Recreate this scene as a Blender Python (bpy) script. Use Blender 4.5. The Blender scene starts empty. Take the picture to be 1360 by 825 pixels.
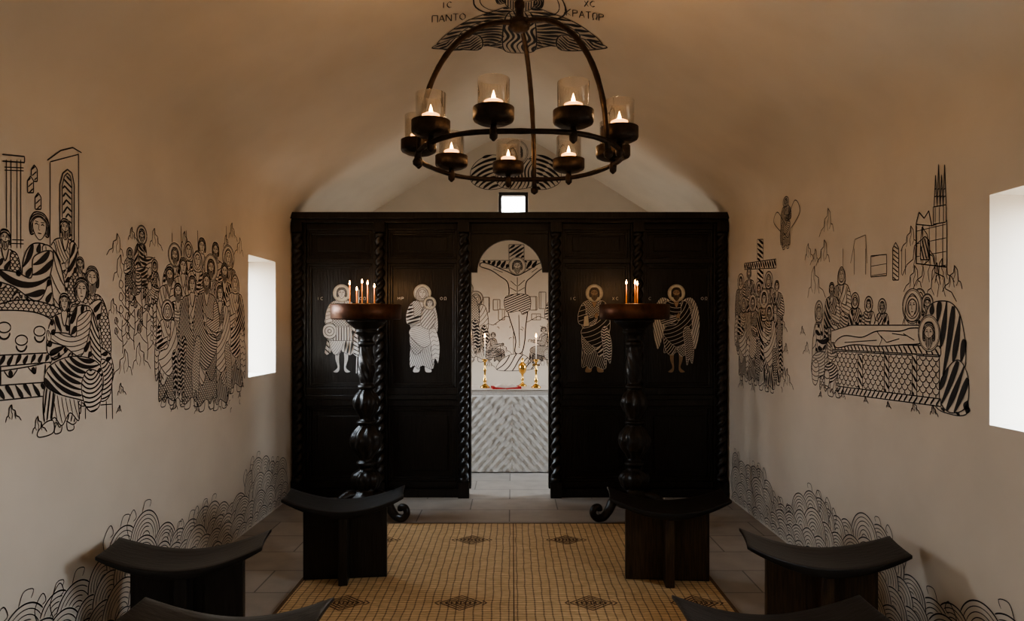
import bpy, math, random
import numpy as np
from mathutils import Vector
from mathutils.geometry import tessellate_polygon
scn=bpy.context.scene
F=930.0; CX=0.02; CZ=1.5
HW=1.93; YB=8.0; YF=-1.6; TH=0.32
Z0=2.38
# ------------------------------------------------------------ materials
def mat(name,col,rough=.6,metal=0,noise=None,bump=0,emit=None,estr=0,coords='Object',stretch=(1,1,1),spec=None,var=.25):
    m=bpy.data.materials.new(name); m.use_nodes=True
    nt=m.node_tree; b=nt.nodes['Principled BSDF']
    b.inputs['Base Color'].default_value=(*col,1); b.inputs['Roughness'].default_value=rough
    b.inputs['Metallic'].default_value=metal
    if spec is not None: b.inputs['Specular IOR Level'].default_value=spec
    if emit: b.inputs['Emission Color'].default_value=(*emit,1); b.inputs['Emission Strength'].default_value=estr
    if noise:
        tc=nt.nodes.new('ShaderNodeTexCoord'); mp=nt.nodes.new('ShaderNodeMapping'); mp.inputs['Scale'].default_value=stretch
        nz=nt.nodes.new('ShaderNodeTexNoise'); nz.inputs['Scale'].default_value=noise; nz.inputs['Detail'].default_value=6
        nt.links.new(tc.outputs[coords],mp.inputs[0]); nt.links.new(mp.outputs[0],nz.inputs['Vector'])
        rp=nt.nodes.new('ShaderNodeValToRGB')
        rp.color_ramp.elements[0].position=.3; rp.color_ramp.elements[1].position=.7
        rp.color_ramp.elements[0].color=(*[c*(1-var) for c in col],1); rp.color_ramp.elements[1].color=(*[min(1,c*(1+var)) for c in col],1)
        nt.links.new(nz.outputs['Fac'],rp.inputs[0]); nt.links.new(rp.outputs[0],b.inputs['Base Color'])
        if bump:
            bp=nt.nodes.new('ShaderNodeBump'); bp.inputs['Strength'].default_value=bump; bp.inputs['Distance'].default_value=.01
            nt.links.new(nz.outputs['Fac'],bp.inputs['Height']); nt.links.new(bp.outputs[0],b.inputs['Normal'])
    return m
M_wall=mat('plaster',(.70,.635,.545),.85,noise=3,bump=.06,var=.04)
M_ink=mat('mural_ink',(.012,.011,.013),.6,noise=40,var=.3)
M_wood=mat('black_wood',(.0135,.0105,.0085),.34,noise=9,bump=.3,stretch=(9,9,.7),var=.5)
M_woodh=mat('stool_wood',(.007,.0058,.0052),.38,noise=7,bump=.2,stretch=(1,8,8),var=.5)
M_brown=mat('brown_oak',(.045,.025,.012),.42,noise=9,bump=.35,stretch=(12,12,.8),var=.7)
M_iron=mat('wrought_iron',(.032,.020,.014),.5,.6,noise=35,bump=.5,var=.5)
M_copper=mat('aged_copper',(.11,.048,.026),.42,.65,noise=14,bump=.15,var=.5)
M_gold=mat('brass',(.75,.48,.16),.25,1,noise=20,var=.15)
M_wax=mat('wax',(.85,.72,.5),.5,noise=10,var=.05,emit=(1,.42,.12),estr=3.2)  # emission stands in for flame light glowing through the wax
M_taper=mat('beeswax_taper',(.75,.28,.06),.5,noise=10,var=.1,emit=(1,.25,.04),estr=.3)
M_flame=mat('flame',(1,.6,.2),.5,noise=10,var=.05,emit=(1,.46,.12),estr=38)
M_cloth=mat('altar_linen',(.80,.76,.70),.9,noise=120,bump=.3,var=.1)
M_white=mat('icon_white',(.90,.89,.86),.5,noise=30,var=.04)
M_tan=mat('icon_skin',(.52,.38,.26),.5,noise=30,var=.1)
M_halo=mat('icon_halo',(.82,.79,.68),.4,.0,noise=60,var=.10)
M_black=mat('icon_black',(.012,.012,.012),.45,noise=30,var=.2)
M_red=mat('book_red',(.42,.02,.02),.6,noise=30,var=.2)
M_page=mat('page',(.8,.76,.68),.8,noise=50,var=.05)
M_frame=mat('window_steel',(.03,.03,.032),.5,noise=20,var=.2)
M_rugink=mat('rug_motif',(.10,.05,.025),.8,noise=60,var=.4)
M_leather=mat('rug_hem',(.14,.085,.045),.8,noise=60,var=.3)
def floor_mat():
    m=bpy.data.materials.new('stone_pavers'); m.use_nodes=True; nt=m.node_tree; b=nt.nodes['Principled BSDF']
    tc=nt.nodes.new('ShaderNodeTexCoord'); br=nt.nodes.new('ShaderNodeTexBrick')
    br.inputs['Scale'].default_value=1; br.inputs['Brick Width'].default_value=.72; br.inputs['Row Height'].default_value=.36
    br.inputs['Mortar Size'].default_value=.005; br.offset=.45
    br.inputs['Color1'].default_value=(.48,.43,.375,1); br.inputs['Color2'].default_value=(.39,.35,.305,1); br.inputs['Mortar'].default_value=(.2,.18,.16,1)
    nz=nt.nodes.new('ShaderNodeTexNoise'); nz.inputs['Scale'].default_value=7; nz.inputs['Detail'].default_value=8
    mx=nt.nodes.new('ShaderNodeMix'); mx.data_type='RGBA'; mx.blend_type='MULTIPLY'; mx.inputs[0].default_value=.4
    rp=nt.nodes.new('ShaderNodeValToRGB'); rp.color_ramp.elements[0].position=.3; rp.color_ramp.elements[0].color=(.6,.6,.6,1); rp.color_ramp.elements[1].position=.65
    nt.links.new(tc.outputs['Object'],br.inputs['Vector']); nt.links.new(tc.outputs['Object'],nz.inputs['Vector'])
    nt.links.new(nz.outputs['Fac'],rp.inputs[0]); nt.links.new(br.outputs['Color'],mx.inputs[6]); nt.links.new(rp.outputs[0],mx.inputs[7])
    nt.links.new(mx.outputs[2],b.inputs['Base Color']); b.inputs['Roughness'].default_value=.5
    bp=nt.nodes.new('ShaderNodeBump'); bp.inputs['Strength'].default_value=.25; bp.inputs['Distance'].default_value=.004; bp.invert=True
    nt.links.new(br.outputs['Fac'],bp.inputs['Height']); nt.links.new(bp.outputs[0],b.inputs['Normal'])
    return m
M_floor=floor_mat()
def rug_mat():
    m=bpy.data.materials.new('woven_reed'); m.use_nodes=True; nt=m.node_tree; b=nt.nodes['Principled BSDF']; L=nt.links.new
    tc=nt.nodes.new('ShaderNodeTexCoord'); sp=nt.nodes.new('ShaderNodeSeparateXYZ'); L(tc.outputs['Object'],sp.inputs[0])
    def mth(op,a,bv=None,c=None):
        n=nt.nodes.new('ShaderNodeMath'); n.operation=op
        for i,v in enumerate((a,bv,c)):
            if v is None: continue
            if isinstance(v,(int,float)): n.inputs[i].default_value=v
            else: L(v,n.inputs[i])
        return n.outputs[0]
    nzw=nt.nodes.new('ShaderNodeTexNoise'); nzw.inputs['Scale'].default_value=5; L(tc.outputs['Object'],nzw.inputs['Vector'])
    wob=mth('MULTIPLY',mth('SUBTRACT',nzw.outputs['Fac'],.5),.02)
    xs=mth('ADD',sp.outputs[0],wob); ys=mth('ADD',sp.outputs[1],wob)
    colf=mth('FRACT',mth('DIVIDE',xs,.046)); rowf=mth('FRACT',mth('DIVIDE',ys,.030))
    col=mth('LESS_THAN',colf,.15); row=mth('LESS_THAN',rowf,.26)
    reed=mth('SINE',mth('MULTIPLY',ys,2*math.pi/.0085))
    nz=nt.nodes.new('ShaderNodeTexNoise'); nz.inputs['Scale'].default_value=60; mp=nt.nodes.new('ShaderNodeMapping'); mp.inputs['Scale'].default_value=(.25,1.5,1)
    L(tc.outputs['Object'],mp.inputs[0]); L(mp.outputs[0],nz.inputs['Vector'])
    rp=nt.nodes.new('ShaderNodeValToRGB'); rp.color_ramp.elements[0].position=.3; rp.color_ramp.elements[1].position=.7
    rp.color_ramp.elements[0].color=(.56,.37,.18,1); rp.color_ramp.elements[1].color=(.86,.62,.35,1); L(nz.outputs['Fac'],rp.inputs[0])
    def mix(f,a,c):
        n=nt.nodes.new('ShaderNodeMix'); n.data_type='RGBA'; L(f,n.inputs[0]); L(a,n.inputs[6]); n.inputs[7].default_value=(*c,1); return n.outputs[2]
    o=mix(mth('MULTIPLY',row,.5),rp.outputs[0],(.26,.15,.07)); o=mix(mth('MULTIPLY',col,.65),o,(.17,.09,.04))
    o=mix(mth('MULTIPLY',mth('MULTIPLY',col,row),.85),o,(.045,.024,.012))
    L(o,b.inputs['Base Color']); b.inputs['Roughness'].default_value=.6
    bp=nt.nodes.new('ShaderNodeBump'); bp.inputs['Strength'].default_value=.4; bp.inputs['Distance'].default_value=.003
    L(mth('ADD',reed,mth('MULTIPLY',col,2)),bp.inputs['Height']); L(bp.outputs[0],b.inputs['Normal'])
    return m
M_rug=rug_mat()
def glass_mat():
    m=bpy.data.materials.new('clear_glass'); m.use_nodes=True; nt=m.node_tree; nt.nodes.clear(); L=nt.links.new
    o=nt.nodes.new('ShaderNodeOutputMaterial'); t=nt.nodes.new('ShaderNodeBsdfTransparent'); g=nt.nodes.new('ShaderNodeBsdfGlossy')
    g.inputs['Roughness'].default_value=.06; t.inputs[0].default_value=(.95,.95,.94,1)
    lw=nt.nodes.new('ShaderNodeLayerWeight'); lw.inputs[0].default_value=.4; mx=nt.nodes.new('ShaderNodeMixShader')
    L(lw.outputs['Facing'],mx.inputs[0]); L(t.outputs[0],mx.inputs[1]); L(g.outputs[0],mx.inputs[2]); L(mx.outputs[0],o.inputs[0])
    return m
M_glass=glass_mat()
# ------------------------------------------------------------ mesh builder
class B:
    def __init__(s): s.v=[]; s.f=[]; s.mi=[]; s.sm=[]; s.mats=[]
    def m(s,mt):
        if mt not in s.mats: s.mats.append(mt)
        return s.mats.index(mt)
    def add(s,v,f,mt,smooth=False):
        o=len(s.v); i=s.m(mt); s.v+= [tuple(map(float,p)) for p in v]
        for q in f: s.f.append(tuple(o+int(k) for k in q)); s.mi.append(i); s.sm.append(smooth)
    def box(s,x0,x1,y0,y1,z0,z1,mt):
        v=[(x0,y0,z0),(x1,y0,z0),(x1,y1,z0),(x0,y1,z0),(x0,y0,z1),(x1,y0,z1),(x1,y1,z1),(x0,y1,z1)]
        s.add(v,[(0,3,2,1),(4,5,6,7),(0,1,5,4),(1,2,6,5),(2,3,7,6),(3,0,4,7)],mt)
    def lathe(s,c,prof,mt,seg=28,mod=None,smooth=True,cap=True):
        v=[];n=len(prof)
        for j,(r,z) in enumerate(prof):
            for i in range(seg):
                a=2*math.pi*i/seg; rr=r if mod is None else mod(r,a,z)
                v.append((c[0]+rr*math.cos(a),c[1]+rr*math.sin(a),c[2]+z))
        f=[]
        for j in range(n-1):
            for i in range(seg):
                k=(i+1)%seg; f.append((j*seg+i,j*seg+k,(j+1)*seg+k,(j+1)*seg+i))
        if cap: f.append(tuple(range(seg))[::-1]); f.append(tuple((n-1)*seg+i for i in range(seg)))
        s.add(v,f,mt,smooth)
    def tube(s,path,rad,mt,seg=10,closed=False,flat=1.0):
        P=[Vector(p) for p in path]; n=len(P); v=[]; up=None
        for i in range(n):
            if closed: t=P[(i+1)%n]-P[i-1]
            else: t=P[min(i+1,n-1)]-P[max(i-1,0)]
            t.normalize()
            if up is None:
                up=Vector((0,0,1)) if abs(t.z)<.9 else Vector((0,1,0))
            a=(up-t*up.dot(t)); 
            if a.length<1e-4: a=Vector((1,0,0))-t*t.x
            a.normalize(); b=t.cross(a); up=a
            r=rad[i] if hasattr(rad,'__len__') else rad
            for k in range(seg):
                an=2*math.pi*k/seg; v.append(P[i]+a*(r*math.cos(an))+b*(r*flat*math.sin(an)))
        f=[]
        for i in range(n if closed else n-1):
            j=(i+1)%n
            for k in range(seg):
                l=(k+1)%seg; f.append((i*seg+k,i*seg+l,j*seg+l,j*seg+k))
        if not closed: f.append(tuple(range(seg))[::-1]); f.append(tuple((n-1)*seg+k for k in range(seg)))
        s.add(v,f,mt,True)
    def make(s,name,loc=(0,0,0),rot=0,parent=None,bevel=0):
        me=bpy.data.meshes.new(name); me.from_pydata(s.v,[],s.f)
        for mt in s.mats: me.materials.append(mt)
        me.polygons.foreach_set('material_index',s.mi); me.polygons.foreach_set('use_smooth',s.sm); me.update()
        ob=bpy.data.objects.new(name,me); scn.collection.objects.link(ob); ob.location=loc; ob.rotation_euler=(0,0,rot)
        if parent: ob.parent=parent
        if bevel:
            md=ob.modifiers.new('b','BEVEL'); md.width=bevel; md.segments=2; md.limit_method='ANGLE'; md.angle_limit=math.radians(50)
        return ob
def empty(name,loc):
    e=bpy.data.objects.new(name,None); e.empty_display_size=.1; scn.collection.objects.link(e); e.location=loc; return e
def plight(name,loc,power,col,rad,parent):
    l=bpy.data.lights.new(name,'POINT'); l.energy=power; l.color=col; l.shadow_soft_size=rad
    o=bpy.data.objects.new(name,l); scn.collection.objects.link(o); o.location=loc; o.parent=parent; return o
# ------------------------------------------------------------ room shell
def plate(name,axis,inner,outer,ur,zr,holes,mt=M_wall):
    b=B(); us=sorted({*ur,*[h[0] for h in holes],*[h[1] for h in holes]}); zs=sorted({*zr,*[h[2] for h in holes],*[h[3] for h in holes]})
    def P(u,d,z): return (d,u,z) if axis=='x' else (u,d,z)
    for i in range(len(us)-1):
        for j in range(len(zs)-1):
            uc=(us[i]+us[i+1])/2; zc=(zs[j]+zs[j+1])/2
            if any(h[0]<uc<h[1] and h[2]<zc<h[3] for h in holes): continue
            for d in (inner,outer):
                b.add([P(us[i],d,zs[j]),P(us[i+1],d,zs[j]),P(us[i+1],d,zs[j+1]),P(us[i],d,zs[j+1])],[(0,1,2,3)],mt)
    for (a,c,e,g) in holes+[(ur[0],ur[1],zr[0],zr[1])]:
        for (p,q) in (((a,e),(c,e)),((c,e),(c,g)),((c,g),(a,g)),((a,g),(a,e))):
            b.add([P(p[0],inner,p[1]),P(q[0],inner,q[1]),P(q[0],outer,q[1]),P(p[0],outer,p[1])],[(0,1,2,3)],mt)
    return b.make(name)
WL=[(5.18,5.775,1.13,2.04)]; WR=[(2.15,2.80,1.11,2.03)]; WS=(6.50,7.30,.95,1.95); WN=(-.6,.1,1.11,2.03)  # WS and WN are added, unseen openings that bring in extra daylight
plate('wall_left','x',-HW,-HW-TH,(YF,YB),(0,Z0),WL+[WN,WS])
plate('wall_right','x',HW,HW+TH,(YF,YB),(0,Z0),WR+[WN,WS])
BW=(-.135,.205,2.66,3.05)
plate('wall_back','y',YB,YB+TH,(-HW-TH,HW+TH),(0,4.3),[BW])
plate('wall_front','y',YF,YF-TH,(-HW-TH,HW+TH),(0,4.3),[])
b=B(); b.box(-HW-TH,HW+TH,YF-TH,YB+TH,-.1,0,M_floor); b.make('floor')
SL=.62; EZ=2.60
def zl(x): return EZ+SL*(HW-abs(x))
half=[]
for i in range(17):
    t=i/16; p0=(HW,Z0);p1=(HW,EZ);p2=(1.68,zl(1.68)); half.append(tuple((1-t)**2*a+2*t*(1-t)*c+t*t*d for a,c,d in zip(p0,p1,p2)))
half+= [(1.68-(1.68-.42)*i/6,zl(1.68-(1.68-.42)*i/6)) for i in range(1,7)]
for i in range(1,11):
    t=i/20; p0=(.42,zl(.42));p1=(0,zl(0)+.0);p2=(-.42,zl(.42)); half.append(tuple((1-t)**2*a+2*t*(1-t)*c+t*t*d for a,c,d in zip(p0,p1,p2)))
ins=[(-x,z) for x,z in half]+half[::-1][1:]; N=len(ins)-1
hx=np.array([p[0] for p in half])[::-1]; hz=np.array([p[1] for p in half])[::-1]
def vault_z(x): return float(np.interp(abs(x),hx,hz))
outs=[((HW+TH)/HW*x, Z0+(z-Z0)*1.25) for x,z in ins]
b=B(); v=[];f=[]
for y in (YF,YB):
    for x,z in ins: v.append((x,y,z))
for i in range(N): f.append((i,i+1,N+2+i,N+1+i))
b.add(v,f,M_wall,True); v=[]
for y in (YF,YB):
    for x,z in outs: v.append((x,y,z))
b.add(v,f,M_wall,True); b.make('ceiling')
def window(name,x0,x1,y0,y1,z0,z1,w=.03):
    b=B()
    if abs(x1-x0)<abs(y1-y0):
        b.box(x0,x1,y0,y0+w,z0,z1,M_frame); b.box(x0,x1,y1-w,y1,z0,z1,M_frame); b.box(x0,x1,y0+w,y1-w,z0,z0+w,M_frame); b.box(x0,x1,y0+w,y1-w,z1-w,z1,M_frame)
    else:
        b.box(x0,x0+w,y0,y1,z0,z1,M_frame); b.box(x1-w,x1,y0,y1,z0,z1,M_frame); b.box(x0+w,x1-w,y0,y1,z0,z0+w,M_frame); b.box(x0+w,x1-w,y0,y1,z1-w,z1,M_frame)
    return b.make(name)
e=.002
window('window_1',-HW-.3,-HW-.26,5.18+e,5.775-e,1.13+e,2.04-e)
window('window_2',HW+.26,HW+.3,2.15+e,2.8-e,1.11+e,2.03-e)
window('window_3',BW[0]+e,BW[1]-e,YB+.02,YB+.1,BW[2]+e,BW[3]-e,.035)
window('added_window_4',HW+.26,HW+.3,WS[0]+e,WS[1]-e,WS[2]+e,WS[3]-e)  # added out of view to brighten the sanctuary
window('added_window_5',-HW-.3,-HW-.26,WN[0]+e,WN[1]-e,WN[2]+e,WN[3]-e)  # added behind the camera as front fill
window('added_window_6',-HW-.3,-HW-.26,WS[0]+e,WS[1]-e,WS[2]+e,WS[3]-e)  # second unseen opening, added to light altar and back wall
window('added_window_7',HW+.26,HW+.3,WN[0]+e,WN[1]-e,WN[2]+e,WN[3]-e)  # opposite opening behind the camera, also added for front fill
b=B(); y0=YF+.003
b.box(-.52,.52,y0,y0+.03,.0,2.2,M_wood)
for s_ in (-1,1):
    a_,c_=sorted((s_*.01,s_*.50)); 
    for z0,z1 in ((.12,.95),(1.1,2.08)): b.box(a_+.09,c_-.09,y0+.03,y0+.05,z0,z1,M_wood)
    b.box(s_*.06-.012,s_*.06+.012,y0+.03,y0+.07,.98,1.08,M_iron)
b.make('door_1')
def portal(name,loc,to,sx,sz):
    l=bpy.data.lights.new(name,'AREA'); l.shape='RECTANGLE'; l.size=sx; l.size_y=sz; l.cycles.is_portal=True
    o=bpy.data.objects.new(name,l); scn.collection.objects.link(o); o.location=loc; o.rotation_euler=Vector(to).to_track_quat('-Z','Y').to_euler()
R_=(1,0,0); L_=(-1,0,0)
portal('portal_1',(-HW-TH-.01,5.478,1.585),R_,.6,.92)
portal('portal_2',(HW+TH+.01,2.475,1.57),L_,.66,.93)
portal('portal_3',((BW[0]+BW[1])/2,YB+TH+.01,2.855),(0,-1,0),.34,.39)
portal('portal_4',(HW+TH+.01,6.90,1.45),L_,.81,1.01)
portal('portal_5',(-HW-TH-.01,-.25,1.57),R_,.7,.93)
portal('portal_6',(HW+TH+.01,-.25,1.57),L_,.7,.93)
portal('portal_7',(-HW-TH-.01,6.90,1.45),R_,.81,1.01)
w=bpy.data.worlds.new('sky'); scn.world=w; w.use_nodes=True; wn=w.node_tree; bg=wn.nodes['Background']
tc=wn.nodes.new('ShaderNodeTexCoord'); sp=wn.nodes.new('ShaderNodeSeparateXYZ'); rp=wn.nodes.new('ShaderNodeValToRGB')
ad=wn.nodes.new('ShaderNodeMath'); ad.operation='MULTIPLY_ADD'; ad.inputs[1].default_value=.5; ad.inputs[2].default_value=.5
wn.links.new(tc.outputs['Generated'],sp.inputs[0]); wn.links.new(sp.outputs[2],ad.inputs[0]); wn.links.new(ad.outputs[0],rp.inputs[0]); wn.links.new(rp.outputs[0],bg.inputs[0])
el=rp.color_ramp.elements; el[0].position=.44; el[0].color=(.13,.112,.09,1); el[1].position=.7; el[1].color=(.76,.88,1.0,1)
q_=el.new(.50); q_.color=(.60,.59,.58,1); q_=el.new(.56); q_.color=(.92,.96,1,1)
bg.inputs[1].default_value=22.0
# ------------------------------------------------------------ vector art
def resample(p,step):
    p=np.asarray(p,float); d=np.hypot(*(p[1:]-p[:-1]).T); s=np.concatenate([[0],np.cumsum(d)])
    if s[-1]<1e-6: return p[:1]
    t=np.linspace(0,s[-1],max(2,int(s[-1]/step)+2))
    return np.stack([np.interp(t,s,p[:,0]),np.interp(t,s,p[:,1])],1)
def sm(pts,closed=True,n=6):
    p=[np.array(q,float) for q in pts]; m=len(p); out=[]
    for i in range(m if closed else m-1):
        if closed: a,b_,c,d=p[i-1],p[i],p[(i+1)%m],p[(i+2)%m]
        else: a,b_,c,d=p[max(i-1,0)],p[i],p[i+1],p[min(i+2,m-1)]
        for k in range(n):
            t=k/n; out.append(.5*((2*b_)+(c-a)*t+(2*a-5*b_+4*c-d)*t*t+(3*b_-a-3*c+d)*t**3))
    if not closed: out.append(p[-1])
    return np.array(out)
def inside(P,poly):
    x=P[:,0][:,None]; y=P[:,1][:,None]; x1,y1=poly[:,0],poly[:,1]; x2,y2=np.roll(x1,-1),np.roll(y1,-1)
    dy=np.where(np.abs(y2-y1)<1e-12,1e-12,y2-y1)
    c=((y1>y)!=(y2>y))&(x<(x2-x1)*(y-y1)/dy+x1)
    return c.sum(1)%2==1
def runs(P,k):
    out=[];i=0;n=len(k)
    while i<n:
        if k[i]:
            j=i
            while j<n and k[j]: j+=1
            if j-i>=2: out.append(P[i:j])
            i=j
        else: i+=1
    return out
def circ(x,y,rx,ry=None,n=36,a0=0,a1=2*math.pi):
    ry=ry or rx; t=np.linspace(a0,a1,n); return np.stack([x+rx*np.cos(t),y+ry*np.sin(t)],1)
class Art:
    def __init__(s,step=.006,ink=M_ink): s.ops=[]; s.step=step; s.ink=ink; s.T=None; s.at(0,0,1); s.lw=.006
    def at(s,x,y,h,mir=False,rot=0,xs=1.0):
        c,d=math.cos(rot),math.sin(rot); m=-1 if mir else 1
        s.h=h; s.A=np.array([[c*m*h*xs,-d*h],[d*m*h*xs,c*h]]); s.o=np.array([x,y])
    def X(s,p): return np.asarray(p,float)@s.A.T+s.o
    def S(s,pts,w=None,mt=None,raw=False,smooth=False,closed=False):
        p=np.asarray(pts,float)
        if smooth: p=sm(p,closed)
        if closed: p=np.vstack([p,p[:1]])
        if not raw: p=s.X(p)
        s.ops.append(('S',resample(p,s.step),w or s.lw,mt or s.ink))
    def Mk(s,pts,raw=False,fill=None):
        p=np.asarray(pts,float); p=p if raw else s.X(p); s.ops.append(('M',p,fill)); return p
    def region(s,pts,pat=None,ow=None,fill=None,mt=None,smooth=True,raw=False,olmt=None,mask=True,**k):
        p=sm(pts) if smooth else np.asarray(pts,float)
        q=p if raw else s.X(p)
        if mask: s.ops.append(('M',q,fill))
        if pat: s.hatch(q,pat,mt=mt,**k)
        if ow!=0: s.S(np.vstack([q,q[:1]]),ow or s.lw,olmt or mt,raw=True)
    def hatch(s,q,pat,sp=.02,w=.01,ang=0,amp=0,fr=20,c=None,e=1,mt=None,ph=0,alt=0):
        if alt: pat=alt
        lo=q.min(0);hi=q.max(0);cen=(lo+hi)/2;R=np.hypot(*(hi-lo))/2+sp; mt=mt or s.ink
        if pat=='solid': pat='par'; w=sp*1.3
        if pat in('par','chev'):
            ca,sa=math.cos(ang),math.sin(ang); xs=np.arange(-R,R,s.step); t=-R-amp
            while t<R+amp:
                o=amp*np.sin(xs*fr+ph) if pat=='par' else amp*(np.abs(((xs*fr/6.283+ph)%1)*2-1)*2-1)
                P=np.stack([cen[0]+xs*ca-(t+o)*sa,cen[1]+xs*sa+(t+o)*ca],1)
                for r in runs(P,inside(P,q)): s.ops.append(('S',r,w,mt))
                t+=sp
        elif pat in('conc','spiral'):
            c=cen if c is None else s.X(np.array(c)); RR=max(np.hypot(*(p-c)) for p in q)*max(1,1/e); r=sp*.6
            if pat=='spiral':
                n=int(RR*RR*3.14/sp/s.step)+10; th=np.sqrt(np.linspace(0.02,1,n))*RR/sp*2*math.pi
                P=np.stack([c[0]+sp*th/6.283*np.cos(th),c[1]+e*sp*th/6.283*np.sin(th)],1)
                for g in runs(P,inside(P,q)): s.ops.append(('S',g,w,mt))
            else:
                while r<RR+sp:
                    n=int(2*math.pi*r/s.step)+8; th=np.linspace(0,2*math.pi,n)+1.1
                    rr=r*(1+ (amp*np.sin(3*th+ph) if amp else 0))
                    P=np.stack([c[0]+rr*np.cos(th),c[1]+e*rr*np.sin(th)],1)
                    for g in runs(P,inside(P,q)): s.ops.append(('S',g,w,mt))
                    r+=sp
        elif pat=='scale':
            y=lo[1];k=0
            while y<hi[1]+sp:
                x=lo[0]-(sp/2 if k%2 else 0)
                while x<hi[0]+sp:
                    P=circ(x,y,sp/2,n=14,a0=math.pi,a1=2*math.pi)
                    for g in runs(P,inside(P,q)): s.ops.append(('S',g,w,mt))
                    x+=sp
                y+=sp*.5;k+=1
        elif pat=='net':
            s.hatch(q,'par',sp,w,ang,mt=mt); s.hatch(q,'par',sp,w,ang+1.57,mt=mt)
    def build(s,name,mapper,off=.002,clip=None,parent=None,fillstep=.00025):
        b=B(); masks=[(i,o[1],o[1].min(0),o[1].max(0)) for i,o in enumerate(s.ops) if o[0]=='M']; nf=0
        for i,o in enumerate(s.ops):
            if o[0]=='M':
                if o[2] is not None:
                    nf+=1; tri=tessellate_polygon([[Vector((p[0],p[1],0)) for p in o[1]]])
                    b.add([mapper(p[0],p[1],off+nf*fillstep) for p in o[1]],tri,o[2])
                continue
            P,w,mt=o[1],o[2],o[3]; 
            if len(P)<2: continue
            keep=np.ones(len(P),bool); lo=P.min(0);hi=P.max(0)
            if clip: keep&=clip(P)
            for (j,q,ql,qh) in masks:
                if j<i or (ql>hi).any() or (qh<lo).any(): continue
                keep&=~inside(P,q)
                if not keep.any(): break
            for r in runs(P,keep):
                t=np.gradient(r,axis=0); L=np.hypot(t[:,0],t[:,1])+1e-9; n=np.stack([-t[:,1]/L,t[:,0]/L],1)
                m=len(r); ww=np.full(m,w/2)
                if m>5 and w>.010: ww*=.22+.95*np.sin(np.pi*np.linspace(.02,.98,m)**(.6 if i%2 else 1.5))**.75
                else: ww[0]*=.5; ww[-1]*=.5
                a=r+n*ww[:,None]; c=r-n*ww[:,None]; oo=off+(s.top if hasattr(s,'top') else 0)
                v=[mapper(p[0],p[1],oo) for p in a]+[mapper(p[0],p[1],oo) for p in c]
                b.add(v,[(k,k+1,m+k+1,m+k) for k in range(m-1)],mt)
        return b.make(name,parent=parent)
def head(A,x,y,r,halo=True,beard=False,st=None,female=False,hair=True):
    st=st or {}; sk=st.get('skin'); ik=st.get('sink',A.ink); hf=st.get('halo'); lw=A.lw
    if halo:
        A.region(circ(x,y+.1*r,r*1.85),None,ow=lw*.8,fill=hf,smooth=False,mt=ik); A.S(circ(x,y+.1*r,r*1.68),lw*.5,ik)
    if female:
        A.region([(x-1.15*r,y-1.3*r),(x-1.1*r,y+.5*r),(x,y+1.4*r),(x+1.1*r,y+.5*r),(x+1.15*r,y-1.3*r)],'conc',sp=lw*3,w=lw*.8,fill=st.get('cloth'),mt=st.get('cink',A.ink),c=(x,y))
    elif hair:
        A.region([(x-.9*r,y-.7*r),(x-1.0*r,y+.4*r),(x-.6*r,y+1.1*r),(x,y+1.25*r),(x+.6*r,y+1.1*r),(x+1.0*r,y+.4*r),(x+.9*r,y-.7*r),(x,y-.2*r)],'conc',sp=lw*1.6,w=lw*1.1,fill=st.get('hair',sk),mt=ik,c=(x,y-.2*r))
    A.region([(x-.66*r,y+.45*r),(x,y+.85*r),(x+.66*r,y+.45*r),(x+.62*r,y-.35*r),(x,y-1.02*r),(x-.62*r,y-.35*r)],None,ow=lw*.7,fill=sk,mt=ik)
    if beard: A.region([(x-.66*r,y-.1*r),(x-.3*r,y-.35*r),(x+.3*r,y-.35*r),(x+.66*r,y-.1*r),(x+.55*r,y-.95*r),(x,y-1.5*r),(x-.55*r,y-.95*r)],'par',sp=lw*1.8,w=lw*.8,ang=1.57,fill=st.get('hair',sk),mt=ik,mask=True,ow=lw*.6)
    for q in (-1,1):
        A.S([(x+q*.15*r,y+.2*r),(x+q*.33*r,y+.3*r),(x+q*.5*r,y+.2*r)],lw*.9,ik); A.S([(x+q*.12*r,y+.42*r),(x+q*.5*r,y+.47*r)],lw*.6,ik)
    A.S([(x+.05*r,y+.3*r),(x+.12*r,y-.2*r),(x-.05*r,y-.22*r)],lw*.5,ik); A.S([(x-.2*r,y-.48*r),(x+.2*r,y-.48*r)],lw*.8,ik)
BOLD=.28; THIN=1.0
def patr(R,k,b=1.0):
    q=R.random()
    if q<BOLD: sp=R.uniform(.026,.035)*b; return dict(sp=sp,w=sp*R.uniform(.5,.66)*(.8 if THIN<1 else 1))
    if q<BOLD+.2: sp=R.uniform(.016,.021)*b; return dict(sp=sp,w=sp*.38*THIN)
    if q<BOLD+.42: return dict(sp=R.uniform(.016,.021)*b,w=.0038*THIN)
    if q<BOLD+.54: return dict(sp=R.uniform(.024,.030)*b,w=.004*THIN,alt='scale')
    return dict(sp=R.uniform(.034,.046)*b,w=.0048*THIN)
def hand(A,x,y,d,st=None):
    st=st or {}; sk=st.get('skin'); ik=st.get('sink',A.ink)
    A.region([(x-.012,y-.018),(x-.02,y+.01),(x+d*.01,y+.045),(x+.022,y+.01),(x+.012,y-.018)],None,ow=A.lw*.7,fill=sk,mt=ik)
    A.S([(x,y+.005),(x+d*.006,y+.035)],A.lw*.5,ik)
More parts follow.
